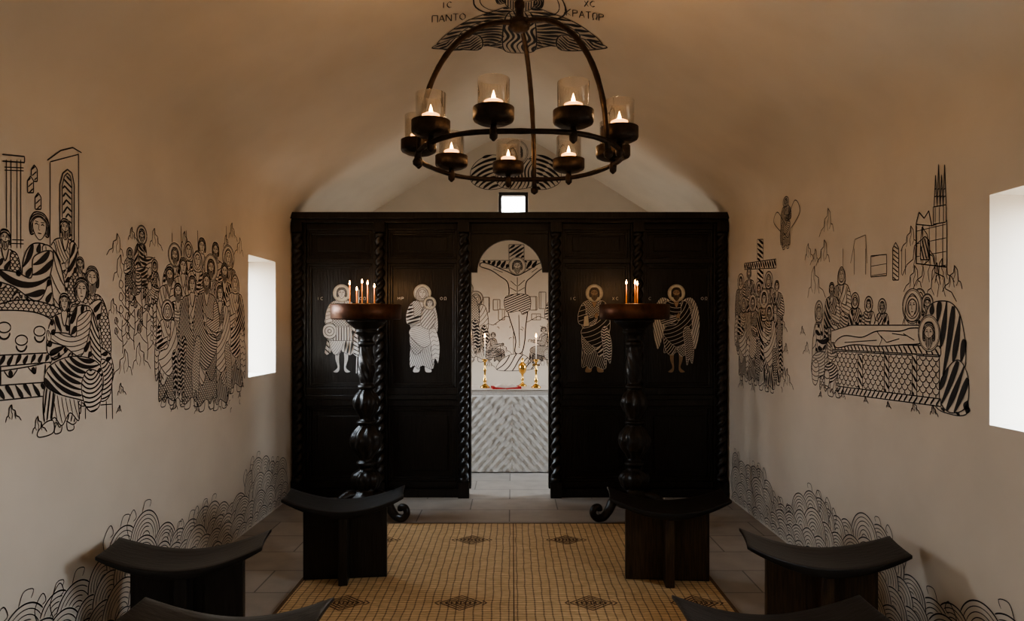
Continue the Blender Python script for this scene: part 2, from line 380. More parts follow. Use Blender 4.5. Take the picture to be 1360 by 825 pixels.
def figure(A,seed,halo=True,beard=None,female=False,st=None,b=1.0,arm=True,legs=False,cloak=True):
    R=random.Random(seed); st=st or {}; cl=st.get('cloth'); ci=st.get('cink',A.ink); sk=st.get('skin'); ik=st.get('sink',A.ink); ol=st.get('ol',ci)
    if beard is None: beard=not female and R.random()<.6
    K=dict(fill=cl,mt=ci,olmt=ol)
    for q in (-1,1):
        if legs:
            A.region([(q*.07,.3),(q*.075,.15),(q*.05,.05),(q*.1,.0),(q*.05,-.01),(q*.025,.03),(q*.03,.15),(q*.02,.3)],None,fill=sk,mt=ik)
            A.S([(q*.055,.25),(q*.05,.1)],A.lw*.6,ik)
        else: A.region([(q*.03,.07),(q*.035,.0),(q*.09,-.01),(q*.11,.01),(q*.08,.07)],None,fill=sk,mt=ik)
    lo=.2 if legs else .04
    A.region([(-.12,.5),(-.14,.3),(-.145,lo+.02),(-.09,lo+.03),(-.05,lo-.01),(.0,lo+.03),(.05,lo+.01),(.1,lo-.01),(.14,lo+.03),(.13,.3),(.12,.5)],'conc',c=(R.choice((-1,1))*R.uniform(.35,.6),.5),e=1.6,**patr(R,0,b),**K)
    A.region([(-.13,.47),(-.145,.33),(-.09,.2),(-.01,.24),(.02,.36),(-.02,.48)],'conc',c=(-.22,.52),e=1.5,**patr(R,0,b),**K)
    if R.random()<.7: A.region([(.01,.44),(0,.3),(.05,.18),(.11,.22),(.13,.36),(.1,.46)],'conc',c=R.choice([(.2,.5),(.06,.14),(-.06,.5)]),e=1.3,**patr(R,0,b),**K)
    A.region([(-.05,.83),(-.135,.79),(-.16,.66),(-.13,.5),(0,.44),(.13,.5),(.16,.66),(.135,.79),(.05,.83)],'conc',c=R.choice([(.2,.9),(-.2,.9),(0,1.0)]),amp=.03,**patr(R,0,b),**K)
    A.region([(-.035,.84),(0,.74),(.035,.84)],None,fill=sk,mt=ik)
    if cloak:
        A.region([(.135,.79),(.18,.6),(.16,.42),(.02,.28),(-.145,.42),(-.12,.52),(.0,.55),(.05,.68),(.06,.81)],'conc',c=(-.16,.86),e=1.0,amp=.02,**patr(R,0,b),**K)
        A.region([(.14,.52),(.2,.32),(.185,.1),(.15,.15),(.12,.08),(.1,.3),(.08,.47)],'chev',ang=R.uniform(-.2,.2),amp=.010*b,fr=110/b,**patr(R,0,b),**K)
    if arm:
        A.region([(-.135,.79),(-.185,.68),(-.18,.56),(-.1,.55),(.0,.6),(.0,.655),(-.09,.64),(-.1,.74)],'par',ang=.3,**patr(R,0,b),**K)
        hand(A,.02,.64,1,st)
    head(A,0,.905,.056,halo,beard,st,female)
def seated(A,seed,halo=True,beard=None,female=False,b=1.0,dark=False):
    R=random.Random(seed); 
    if beard is None: beard=R.random()<.5 and not female
    A.region([(-.1,.76),(-.18,.62),(-.21,.4),(-.16,.25),(.02,.25),(.1,.45),(.12,.65),(.05,.77)],'conc',c=(.3,.85),**patr(R,0,b))
    A.region([(-.1,.76),(-.18,.62),(-.21,.4),(-.12,.42),(-.08,.6),(-.02,.76)],'conc',c=(-.4,.8),**patr(R,0,b))
    A.region([(.30,.36),(.37,.22),(.35,.05),(.27,.09),(.2,.03),(.12,.1),(.03,.04),(.05,.2),(.15,.32)],'conc',c=(-.3,.4),e=1.4,**patr(R,0,b))
    A.region([(.32,.34),(.37,.22),(.35,.05),(.30,.08),(.27,.2),(.26,.3)],'par',ang=1.4,**patr(R,0,b))
    A.region([(.28,.07),(.28,.0),(.4,-.01),(.42,.02),(.35,.07)],None)
    A.region([(-.2,.38),(-.05,.44),(.15,.45),(.32,.4),(.36,.31),(.26,.24),(.05,.18),(-.15,.14),(-.24,.24)],'conc',c=(-.1,.62),e=.8,**patr(R,0,b))
    A.region([(-.22,.3),(-.08,.36),(.0,.28),(-.02,.16),(-.1,.08),(-.2,.12)],'conc',c=(-.1,.4),amp=.03,**patr(R,0,b))
    A.region([(-.1,.74),(-.06,.55),(.02,.45),(.18,.52),(.3,.55),(.3,.6),(.16,.6),(.06,.58),(.04,.7)],'conc',c=(.1,.9),**patr(R,0,b))
    hand(A,.32,.575,1); head(A,0,.87,.07,halo,beard,None,female)
def rocks(A,mp,pts,h,seed,w=.005):
    R=random.Random(seed)
    for (px,py) in pts:
        x,y=mp(px,py); s=h*R.uniform(.6,1.3)
        A.at(x,y,s,R.random()<.5)
        A.S([(-.5,0),(-.4,.3),(-.25,.35),(-.2,.8),(0,1),(.05,.7),(.3,.6),(.35,.3),(.6,.2),(.8,-.05)],w)
        A.S([(0,1),(-.05,.6),(.08,.4),(0,.1)],w*.7); A.S([(-.25,.35),(-.12,.15)],w*.7); A.S([(.3,.6),(.25,.35),(.35,.1)],w*.7)
def plant(A,x,y,h,seed,w=.0045):
    R=random.Random(seed); A.at(x,y,h,R.random()<.5)
    A.S([(0,0),(.03,.3),(-.03,.6),(0,1)],w,smooth=True)
    for i in range(5):
        z=.2+.15*i; q=-1 if i%2 else 1
        A.S([(0,z),(q*.18,z+.1),(q*.3,z+.22)],w*.9,smooth=True)
        A.region([(q*.3,z+.22),(q*.22,z+.32),(q*.34,z+.42),(q*.4,z+.28)],'par' if i%2 else None,sp=.012,w=.006,ang=1.3,ow=.004)
def spots(A,mp,X0,X1,Y0,Y1,n,seed):
    R=random.Random(seed)
    for i in range(n):
        x,y=mp(R.uniform(X0,X1),R.uniform(Y0,Y1)); A.at(x,y,R.uniform(.02,.05),rot=R.uniform(0,6))
        A.S([(-.5,0),(0,.3),(.5,0)],.005,smooth=True)
DL=HW+CX; DR_=HW-CX
def LP(px,py): d=F*DL/(680-px); return np.array((d,CZ+(435-py)*d/F))
def RP(px,py): d=F*DR_/(px-680); return np.array((d,CZ+(435-py)*d/F))
def BP(px,py): return np.array((CX+(px-680)*YB/F,CZ+(435-py)*YB/F))
def mL(u,v,o): return (-HW+o,u,v)
def mR(u,v,o): return (HW-o,u,v)
def mB(u,v,o): return (u,YB-o,v)
def mC(u,v,o): return (u,-v,vault_z(u)-o)
def mF(zf):
    return lambda u,v,o:(u,v,zf+o)
def P(mp,pts): return np.array([mp(*p) for p in pts])
def figp(A,mp,px,pt,pb,seed,kind=figure,mir=False,rot=0,xs=1.0,**k):
    b0=mp(px,pb); t0=mp(px,pt); A.at(b0[0],b0[1],t0[1]-b0[1],mir,rot,xs); kind(A,seed,**k)
def waves(A,y0,y1,seed):
    R=random.Random(seed)
    def top(u): return .33+.08*math.sin(u*3.1+seed)+.06*math.sin(u*7.3)
    A.at(0,0,1)
    rows=[(1.0,.09,.15),(.70,.09,.17),(.38,.10,.18),(.10,.09,.14)]
    for k,(fz,r0,r1) in enumerate(rows):
        u=y0+R.uniform(0,.1)
        while u<y1-.05:
            r=R.uniform(r0,r1); z=top(u)*fz-r*.55
            r=min(r,max(.03,y1-u))
            if r>.04:
                A.Mk(circ(u,z,r)); q=r; n=R.randint(2,4); d=R.uniform(.018,.024)
                m=-1 if R.random()<.5 else 1
                for i in range(n):
                    c=circ(u,z,q,n=60); A.S(c,.0065 if i==0 else .004)
                    q-=d
                    if q<.03: break
                q=max(q,.02); tn=max(1.2,q/.023)
                th=np.linspace(0,tn*2*math.pi,110); rr=q*(1-th/th[-1])+.004
                A.S(np.stack([u+m*rr*np.cos(th+1),z+rr*np.sin(th+1)],1),.0045)
                if R.random()<.5 and k==0:
                    A.S([(u-r,z+r*.2),(u-r*1.2,z+r*.8),(u-r*.8,z+r*1.25),(u-r*.6,z+r*.95),(u-r*.8,z+r*.85)],.0045,smooth=True)
                    A.S([(u-r*.2,z+r*1.0),(u,z+r*1.35),(u+r*.4,z+r*1.3),(u+r*.3,z+r*1.08)],.004,smooth=True)
            u+=r*R.uniform(1.05,1.5)
    return A
def clipz(P): return (P[:,1]>.008)
A=waves(Art(.012),1.9,6.1,3); A.build('wave_mural',mL,clip=clipz)
A=waves(Art(.012),1.9,6.1,8); A.build('wave_mural',mR,clip=clipz)
# ---- left wall mural 1 (table scene)
A=Art(.007); A.lw=.0054
def PL(A,mp,pts,w=.006): A.S(P(mp,pts),w,raw=True)
for x in (-55,-30,8,14,22,27): PL(A,LP,[(x,212),(x,330)],.0045)
PL(A,LP,[(2,205),(32,208),(32,216),(2,214)],.006)
for y in (222,226,318,323): PL(A,LP,[(5,y),(31,y+1)],.004)
A.region(P(LP,[(66,215),(104,205),(104,330),(66,330)]),None,smooth=False,raw=True,ow=.005)
A.region(P(LP,[(79,320),(79,245),(83,230),(89,225),(95,230),(98,245),(98,320)]),None,smooth=False,raw=True,ow=.007)
A.region(P(LP,[(82,318),(82,247),(85,234),(89,230),(93,234),(95,247),(95,318)]),'chev',raw=True,smooth=False,ang=.2,sp=.03,w=.009,amp=.02,fr=60)
PL(A,LP,[(62,213),(80,200),(96,196),(108,203)],.006)
for px,py in ((-40,250),(45,225),(50,262),(40,240)): A.region(P(LP,[(px-4,py+16),(px-4,py),(px,py-6),(px+4,py),(px+4,py+16)]),'par',raw=True,smooth=False,sp=.02,w=.005,ang=.7)
BOLD=.32
figp(A,LP,-25,270,470,11,halo=False); figp(A,LP,6,300,480,12,halo=False)
figp(A,LP,86,286,470,13,halo=False,beard=True)
figp(A,LP,106,338,480,17,halo=False)
figp(A,LP,52,272,505,14,kind=seated,halo=False,mir=True,beard=False,b=1.2,xs=1.15)
A.region(P(LP,[(-90,425),(-20,413),(50,416),(80,440),(72,475),(20,490),(-60,495),(-95,460)]),None,raw=True)
for px,py in ((5,435),(52,440),(28,452),(-25,440)):
    c=LP(px,py); A.region(circ(c[0],c[1],.035,.02),None,raw=True,smooth=False); A.S(circ(c[0],c[1]-.02,.03,.025,a0=math.pi),.008,raw=True)
A.region(P(LP,[(-90,470),(0,472),(78,468),(80,480),(0,487),(-90,490)]),'par',raw=True,smooth=False,ang=.9,sp=.034,w=.018)
A.region(P(LP,[(-90,510),(0,512),(58,508),(60,526),(0,532),(-90,540)]),'par',raw=True,smooth=False,ang=-.9,sp=.038,w=.018)
PL(A,LP,[(0,487),(0,512)],.008); PL(A,LP,[(60,484),(58,508)],.008)
for x0 in (104,112,140,148): PL(A,LP,[(x0,500),(x0+1,557)],.006)
for y in (515,525,540): PL(A,LP,[(104,y),(148,y-3)],.005)
PL(A,LP,[(104,508),(150,505)],.0098)
BOLD=.45
figp(A,LP,122,345,552,23,kind=seated,mir=True,halo=False,b=1.25,beard=True)
figp(A,LP,85,385,572,22,halo=False,b=1.2)
figp(A,LP,108,360,566,21,kind=seated,mir=True,halo=False,b=1.25,beard=False)
rocks(A,LP,[(160,525),(50,575),(15,560),(158,548)],.06,5)
A.build('table_scene_mural',mL)
BOLD=.28
# ---- left wall mural 2 (crowd)
A=Art(.007); A.lw=.0052
rocks(A,LP,[(160,375),(155,340),(175,320),(205,330),(245,330),(300,330),(318,340),(308,318),(150,420),(165,500),(185,490)],.12,6,.0042)
figp(A,LP,188,300,400,31,kind=seated,b=.8); figp(A,LP,172,330,405,32,b=.7); figp(A,LP,205,345,410,37,kind=seated,b=.8,mir=True)
for i,(px,py) in enumerate([(162,470),(178,465),(195,478),(208,470),(170,440),(188,430),(203,438)]):
    c=LP(px,py); plant(A,c[0],c[1],.17+.04*(i%3),i)
for px in (228,240,247,262,300): PL(A,LP,[(px,300+(px%5)*3),(px+3,420)],.005)
for i,(px,t,bo,fe) in enumerate([(232,325,480,0),(250,318,480,1),(268,312,480,0),(286,318,480,0),(303,328,490,1),(225,350,520,0),(243,338,510,0),(262,330,505,1),(280,340,515,0),(298,345,520,0),(312,362,520,1),(236,372,540,0),(222,400,538,1),(255,362,540,0),(292,375,542,0),(274,358,543,0)]):
    figp(A,LP,px,t,bo,40+i,mir=bool(i%2),halo=i%4==0,female=bool(fe),b=.95,xs=1.15)
rocks(A,LP,[(220,530),(232,545),(262,548),(300,540),(318,528),(322,515),(212,505)],.06,7)
spots(A,LP,215,322,525,545,14,3); A.build('crowd_scene_mural',mL)
# ---- right wall mural 1
A=Art(.008); A.lw=.0054
A.region(P(RP,[(1006,400),(1006,318),(1014,318),(1014,400)]),'par',raw=True,smooth=False,ang=.4,sp=.035,w=.018)
A.region(P(RP,[(989,358),(989,350),(1031,344),(1031,356)]),'par',raw=True,smooth=False,ang=.9,sp=.035,w=.02)
figp(A,RP,1044,262,330,61,b=.7,xs=1.4)
c=RP(1044,300); A.at(c[0],c[1],.3); A.S([(0,0),(.5,.4),(.75,.2),(.3,-.1)],.006,smooth=True); A.S([(0,0),(-.5,.5),(-.8,.2),(-.3,-.1)],.006,smooth=True)
rocks(A,RP,[(1040,440),(1044,470),(1042,500),(1046,515),(985,515),(1000,520),(1020,518)],.11,9)
for i,(px,t,bo,fe) in enumerate([(984,365,470,0),(995,352,470,0),(1008,375,480,0),(1021,362,480,1),(1032,370,480,0),(988,395,505,1),(1000,392,510,0),(1030,400,510,0),(1015,385,518,0),(1022,405,520,0)]):
    figp(A,RP,px,t,bo,70+i,mir=bool(i%2),halo=i%3!=1,female=bool(fe),b=1.05,xs=1.2)
spots(A,RP,982,1050,500,522,8,4); A.build('ascension_mural',mR)
# ---- right wall mural 2 (entombment)
A=Art(.006); A.lw=.005
A.region(P(RP,[(1217,350),(1217,298),(1238,300),(1258,292),(1258,355)]),'par',raw=True,smooth=False,sp=.05,w=.0035,ang=1.57)
A.hatch(P(RP,[(1217,350),(1217,298),(1238,300),(1258,292),(1258,355)]),'par',sp=.06,w=.003,ang=0)
A.region(P(RP,[(1223,345),(1223,320),(1229,314),(1235,320),(1235,345)]),'par',raw=True,smooth=False,sp=.02,w=.008,ang=1.2)
A.region(P(RP,[(1240,298),(1240,275),(1257,272),(1257,295)]),'par',raw=True,smooth=False,sp=.03,w=.004,ang=1.57)
for i,x in enumerate((1243,1247,1251,1255)):
    PL(A,RP,[(x-2,275),(x,232-(i%2)*14),(x+2,272)],.005); PL(A,RP,[(x-2,262),(x+2,260)],.005); PL(A,RP,[(x-1,252),(x+1,250)],.005)
PL(A,RP,[(1217,298),(1221,282),(1228,290),(1234,280),(1238,300)],.006)
A.region(P(RP,[(1157,368),(1157,340),(1178,338),(1178,366)]),'par',raw=True,smooth=False,sp=.05,w=.003)
A.region(P(RP,[(1186,372),(1186,330),(1190,322),(1194,330),(1194,372)]),'par',raw=True,smooth=False,sp=.02,w=.006,ang=.5)
for x in (1198,1203,1120,1135,1150): PL(A,RP,[(x,330),(x,365)],.0035)
PL(A,RP,[(1130,350),(1136,318),(1150,312),(1152,350)],.0035)
rocks(A,RP,[(1095,350),(1082,395),(1100,310),(1215,385),(1235,380),(1252,375),(1268,385),(1245,400),(1225,360)],.16,11,.0042)
rocks(A,RP,[(1083,350),(1074,345),(1066,445),(1072,470),(1210,330)],.1,12,.004)
figp(A,RP,1118,352,500,81,female=True,b=1.0,halo=False); figp(A,RP,1105,372,500,82,b=1.0,halo=False)
figp(A,RP,1136,390,500,83,b=1.0,female=True); figp(A,RP,1154,395,500,84,b=1.0,mir=True); figp(A,RP,1196,380,520,85,b=1.3,rot=.35,female=True)
figp(A,RP,1172,398,500,88,b=1.1,mir=True); figp(A,RP,1225,392,520,86,b=1.2,rot=.1,beard=True)
A.region(P(RP,[(1232,412),(1256,400),(1274,415),(1283,460),(1282,510),(1286,548),(1262,550),(1240,535),(1228,480)]),'conc',raw=True,sp=.05,w=.032,c=(4.2,1.2))
A.region(P(RP,[(1252,500),(1272,478),(1286,500),(1284,540),(1262,548),(1248,530)]),'conc',raw=True,sp=.045,w=.028,c=(2.6,1.6))
A.region(P(RP,[(1104,455),(1104,440),(1130,432),(1238,432),(1250,445),(1250,460)]),None,raw=True,smooth=False)
A.region(P(RP,[(1104,455),(1250,460),(1250,472),(1104,464)]),'par',raw=True,smooth=False,sp=.03,w=.0098,ang=.8)
A.region(P(RP,[(1106,466),(1248,474),(1248,532),(1106,514)]),'scale',raw=True,smooth=False,sp=.05,w=.0045)
for x in (1140,1175,1212): A.region(P(RP,[(x,470),(x+6,471),(x+6,526-(1212-x)*.12),(x,525-(1212-x)*.12)]),'par',raw=True,smooth=False,sp=.03,w=.012,ang=.8)
A.region(P(RP,[(1104,512),(1250,530),(1250,540),(1104,521)]),'par',raw=True,smooth=False,sp=.03,w=.0098,ang=-.8)
A.region(P(RP,[(1110,454),(1122,446),(1145,448),(1165,440),(1195,440),(1210,436),(1226,438),(1226,455),(1200,458),(1165,460),(1135,458),(1112,462)]),None,raw=True,ow=.006)
for q in ([(1122,455),(1165,452)],[(1170,446),(1178,455),(1195,450)],[(1200,443),(1215,452)],[(1185,443),(1205,446)],[(1165,440),(1172,450),(1168,460)]): PL(A,RP,q,.0045)
c=RP(1234,444); A.at(c[0],c[1],1); head(A,0,0,.045,True,True)
c=RP(1212,408); A.at(c[0],c[1],1); head(A,0,0,.045,True,False,None,True)
figp(A,RP,1088,400,522,91,kind=seated,mir=True,female=True,b=1.3,xs=.8); figp(A,RP,1102,430,525,92,kind=seated,mir=True,b=1.1,xs=.7,halo=False)
rocks(A,RP,[(1090,528),(1120,530),(1150,535),(1180,542),(1215,548),(1240,552)],.05,13)
A.build('entombment_mural',mR)
# ---- back wall murals
BOLD=.3
A=Art(.008); A.lw=.006
A.region(P(BP,[(682,480),(682,345),(691,345),(691,480)]),None,raw=True,smooth=False)
A.region(P(BP,[(637,354),(637,346),(722,346),(722,357),(690,357),(680,357)]),'par',raw=True,smooth=False,ang=1.0,sp=.05,w=.034)
A.region(P(BP,[(676,345),(676,325),(696,325),(696,345)]),'par',raw=True,smooth=False,sp=.04,w=.022,ang=.6)
for x,y,ww,hh in ((640,415,10,20),(655,412,9,14),(703,412,10,18),(716,410,9,22),(706,425,12,8),(662,425,8,14)):
    A.region(P(BP,[(x,y),(x,y-hh),(x+ww,y-hh),(x+ww,y)]),'par',raw=True,smooth=False,sp=.06,w=.004,ang=1.57)
PL(A,BP,[(622,440),(640,428),(655,432),(672,420),(700,428),(715,420),(745,430)],.006)
A.region(P(BP,[(638,354),(640,349),(650,351),(662,356),(674,361),(686,366),(698,361),(708,355),(716,350),(722,350),(722,355),(714,361),(706,368),(699,375),(698,390),(702,402),(700,420),(698,436),(697,452),(693,468),(684,468),(685,452),(681,436),(676,420),(672,402),(676,390),(674,375),(664,367),(652,359)]),None,raw=True,ow=.0098)
A.region(P(BP,[(672,394),(701,392),(704,410),(694,418),(690,413),(673,414)]),'par',raw=True,sp=.024,w=.0098,ang=.4)
for q in ([(687,368),(687,392)],[(678,373),(686,380)],[(697,372),(688,380)],[(677,382),(686,387)],[(697,382),(688,387)],[(689,418),(690,460)],[(655,357),(668,362)],[(706,362),(714,356)]): PL(A,BP,q,.006)
c=BP(687,354); A.at(c[0],c[1],1); head(A,0,0,.055,True,True)
figp(A,BP,632,388,480,101,female=True,b=1.1); figp(A,BP,618,375,478,102,b=1.1); figp(A,BP,742,380,478,103,b=1.1); figp(A,BP,722,432,482,104,kind=seated,mir=True,b=.6,halo=False)
figp(A,BP,655,440,482,105,kind=seated,b=.6,halo=False)
A.region(P(BP,[(662,492),(664,480),(676,472),(690,470),(702,476),(708,490)]),'par',raw=True,sp=.06,w=.0098,ang=.8,amp=.02,fr=15)
rocks(A,BP,[(650,488),(668,470),(705,485),(722,488),(735,486),(640,470)],.12,14); spots(A,BP,640,730,430,480,16,9)
A.build('crucifixion_mural',mB)
A=Art(.008); A.lw=.006
A.region(P(BP,[(628,244),(625,228),(634,214),(652,206),(668,212),(674,244),(650,252)]),'conc',raw=True,sp=.05,w=.026,c=(-.1,2.9))
A.region(P(BP,[(742,244),(745,228),(736,214),(718,206),(702,212),(696,244),(720,252)]),'conc',raw=True,sp=.05,w=.026,c=(.2,2.9))
A.region(P(BP,[(664,248),(660,220),(672,210),(698,210),(710,220),(706,248)]),'par',raw=True,sp=.04,w=.016,ang=1.3,amp=.02)
c=BP(685,203); A.at(c[0],c[1],1); head(A,0,0,.075,True,True)
A.build('apse_mural',mB)
# ---- ceiling pantokrator
def CP(px,py):
    z=3.6
    for _ in range(25):
        d=F*(z-CZ)/(435-py); X=CX+(px-680)*d/F; z=z*.5+.5*vault_z(X)
    return np.array((X,-d))
GL={'P':[[(0,0),(0,1),(.8,1),(.8,0)]],'A':[[(0,0),(.4,1),(.8,0)],[(.15,.35),(.65,.35)]],'N':[[(0,0),(0,1),(.8,0),(.8,1)]],'T':[[(0,1),(.8,1)],[(.4,1),(.4,0)]],
'O':[[(.4,0),(0,.3),(0,.7),(.4,1),(.8,.7),(.8,.3),(.4,0)]],'K':[[(0,0),(0,1)],[(.7,1),(0,.5),(.75,0)]],'R':[[(0,0),(0,1),(.7,.9),(.7,.55),(0,.5)]],'W':[[(0,0),(.25,0),(.05,.4),(.1,.9),(.4,1),(.7,.9),(.75,.4),(.55,0),(.8,0)]],
'I':[[(.4,0),(.4,1)]],'C':[[(.75,.85),(.4,1),(0,.7),(0,.3),(.4,0),(.75,.15)]],'X':[[(0,0),(.7,1)],[(0,1),(.7,0)]],'L':[[(0,0),(.4,1),(.8,0)]],'M':[[(0,0),(0,1),(.4,.4),(.8,1),(.8,0)]]}
def text(A,t,x,y,h,w,mt=None,ys=1.0,dy=0):
    for i,ch in enumerate(t):
        A.at(x+i*h*1.3,y+dy*i,h)
        for g in GL[ch]: A.S([(p[0],p[1]*ys) for p in g],w,mt)
def textp(A,t,p0,p1,hpx,w):
    n=len(t)
    for i,ch in enumerate(t):
        x=p0[0]+(p1[0]-p0[0])*i/n; y=p0[1]+(p1[1]-p0[1])*i/n; cw=(p1[0]-p0[0])/n*.78
        for g in GL[ch]: A.S(P(CP,[(x+p[0]*cw/.8,y-p[1]*hpx) for p in g]),w,raw=True)
A=Art(.01); A.lw=.0095
for sgn in (-1,1):
    q=lambda pts:[(690+sgn*(x-690),y) for x,y in pts]
    A.region(P(CP,q([(690,12),(735,18),(775,36),(800,60),(770,66),(735,60),(700,68),(690,62)])),'conc',raw=True,sp=.045,w=.024,c=(CX,-4.2),amp=.04)
    A.region(P(CP,q([(712,25),(745,30),(770,46),(758,62),(722,58),(706,40)])),'par',raw=True,sp=.042,w=.026,ang=.6*sgn,amp=.02,fr=15)
    A.region(P(CP,q([(745,46),(798,58),(800,64),(745,66)])),'chev',raw=True,sp=.045,w=.02,ang=0,amp=.03,fr=40)
A.region(P(CP,[(672,68),(668,40),(676,16),(704,16),(712,40),(708,68)]),'par',raw=True,sp=.04,w=.02,ang=1.5,amp=.02)
c=CP(690,-5); A.S(circ(c[0],c[1],.3,.3),.0098,raw=True); A.S(circ(c[0],c[1],.26,.26),.006,raw=True)
A.at(c[0],c[1],1); head(A,0,0,.15,False,True)
textp(A,'PANTO',(574,29),(620,25),9,.006); textp(A,'KRATWR',(752,20),(804,28),9,.006)
textp(A,'IC',(586,10),(602,9),8,.006); textp(A,'XC',(776,8),(792,9),8,.006)
A.build('pantokrator_mural',mC,off=.004)
# ------------------------------------------------------------ iconostasis
YI=6.2
b=B()
cols=[-1.872,-1.147,-.405,.407,1.133,1.872]
XL=-HW+.004; XR=HW-.004
b.box(XL,XR,YI-.07,YI+.16,2.455,2.512,M_wood); b.box(XL,XR,YI-.035,YI+.12,2.425,2.455,M_wood)
b.box(XL,-.385,YI-.03,YI+.12,.0,.07,M_wood); b.box(.385,XR,YI-.03,YI+.12,.0,.07,M_wood)
for c in cols: b.box(max(XL,c-.062),min(XR,c+.062),YI+.005,YI+.11,.07,2.425,M_wood)
def bay(x0,x1):
    b.box(x0,x1,YI+.06,YI+.09,.07,2.425,M_wood)
    for z0,z1 in ((.07,.13),(.80,.86),(.90,.965),(2.07,2.115),(2.37,2.425)):
        b.box(x0,x1,YI+.02,YI+.06,z0,z1,M_wood)
    b.box(x0,x1,YI+.005,YI+.06,.86,.90,M_wood)
    for z0,z1 in ((.13,.80),(.965,2.07),(2.115,2.37)):
        for k,(d,yy) in enumerate(((0,.03),(.02,.042))):
            xa,xb,za,zb=x0+d,x1-d,z0+d,z1-d; ww=.022
            b.box(xa,xa+ww,YI+yy,YI+.06,za,zb,M_wood); b.box(xb-ww,xb,YI+yy,YI+.06,za,zb,M_wood)
            b.box(xa+ww,xb-ww,YI+yy,YI+.06,za,za+ww,M_wood); b.box(xa+ww,xb-ww,YI+yy,YI+.06,zb-ww,zb,M_wood)
    b.box(x0+.09,x1-.09,YI+.048,YI+.06,.22,.71,M_wood); b.box(x0+.09,x1-.09,YI+.048,YI+.06,2.18,2.31,M_wood)
for i in (0,1,3,4): bay(cols[i]+.062,cols[i+1]-.062)
xs0,xs1=cols[2]+.062,cols[3]-.062; ar=.29; zc=1.99; xc=.0
n=24; arc=[(xc+ar*math.cos(math.pi-math.pi*i/n),zc+ar*math.sin(math.pi-math.pi*i/n)) for i in range(n+1)]
top=[(xs0+(xs1-xs0)*i/n,2.425) for i in range(n+1)]; 
ya,yb=YI+.03,YI+.08
v=[];f=[]
for y in (ya,yb):
    for p in arc: v.append((p[0],y,p[1]))
    for p in top: v.append((p[0],y,p[1]))
m=n+1
for i in range(n):
    f.append((i,i+1,m+i+1,m+i)); f.append((2*m+i,2*m+m+i,2*m+m+i+1,2*m+i+1)); f.append((i,2*m+i,2*m+i+1,i+1))
b.add(v,f,M_wood)
for sx0,sx1 in ((xs0,xc-ar),(xc+ar,xs1)):
    xm=sx0 if sx0==xs0 else sx1
    v=[(sx0,ya,zc),(sx1,ya,zc),(xm,ya,2.425),(sx0,yb,zc),(sx1,yb,zc),(xm,yb,2.425)]
    b.add(v,[(0,1,2),(3,5,4),(0,3,4,1)],M_wood)
b.box(xs0,xs1,YI+.015,YI+.03,2.33,2.36,M_wood)
ico=b.make('iconostasis',bevel=.004)
def twist(c):
    b=B(); z0,z1=.14,2.34; n=260; seg=20; v=[];f=[]
    for j in range(n+1):
        z=z0+(z1-z0)*j/n
        for i in range(seg):
            a=2*math.pi*i/seg; r=.036*(1+.30*math.cos(2*(a-z*2*math.pi/.18))); v.append((c+r*math.cos(a),YI-.014+r*math.sin(a),z))
    for j in range(n):
        for i in range(seg): k=(i+1)%seg; f.append((j*seg+i,j*seg+k,(j+1)*seg+k,(j+1)*seg+i))
    b.add(v,f,M_wood,True)
    b.box(c-.048,c+.048,YI-.06,YI+.01,.0,.14,M_wood); b.box(c-.048,c+.048,YI-.06,YI+.01,2.34,2.425,M_wood)
    b.lathe((c,YI-.014,0),[(.04,2.30),(.048,2.32),(.04,2.34)],M_wood); b.lathe((c,YI-.014,0),[(.044,.14),(.048,.16),(.036,.18)],M_wood)
    return b.make('twisted_column',parent=ico)
for c in cols: twist(max(XL+.055,min(XR-.055,c)))
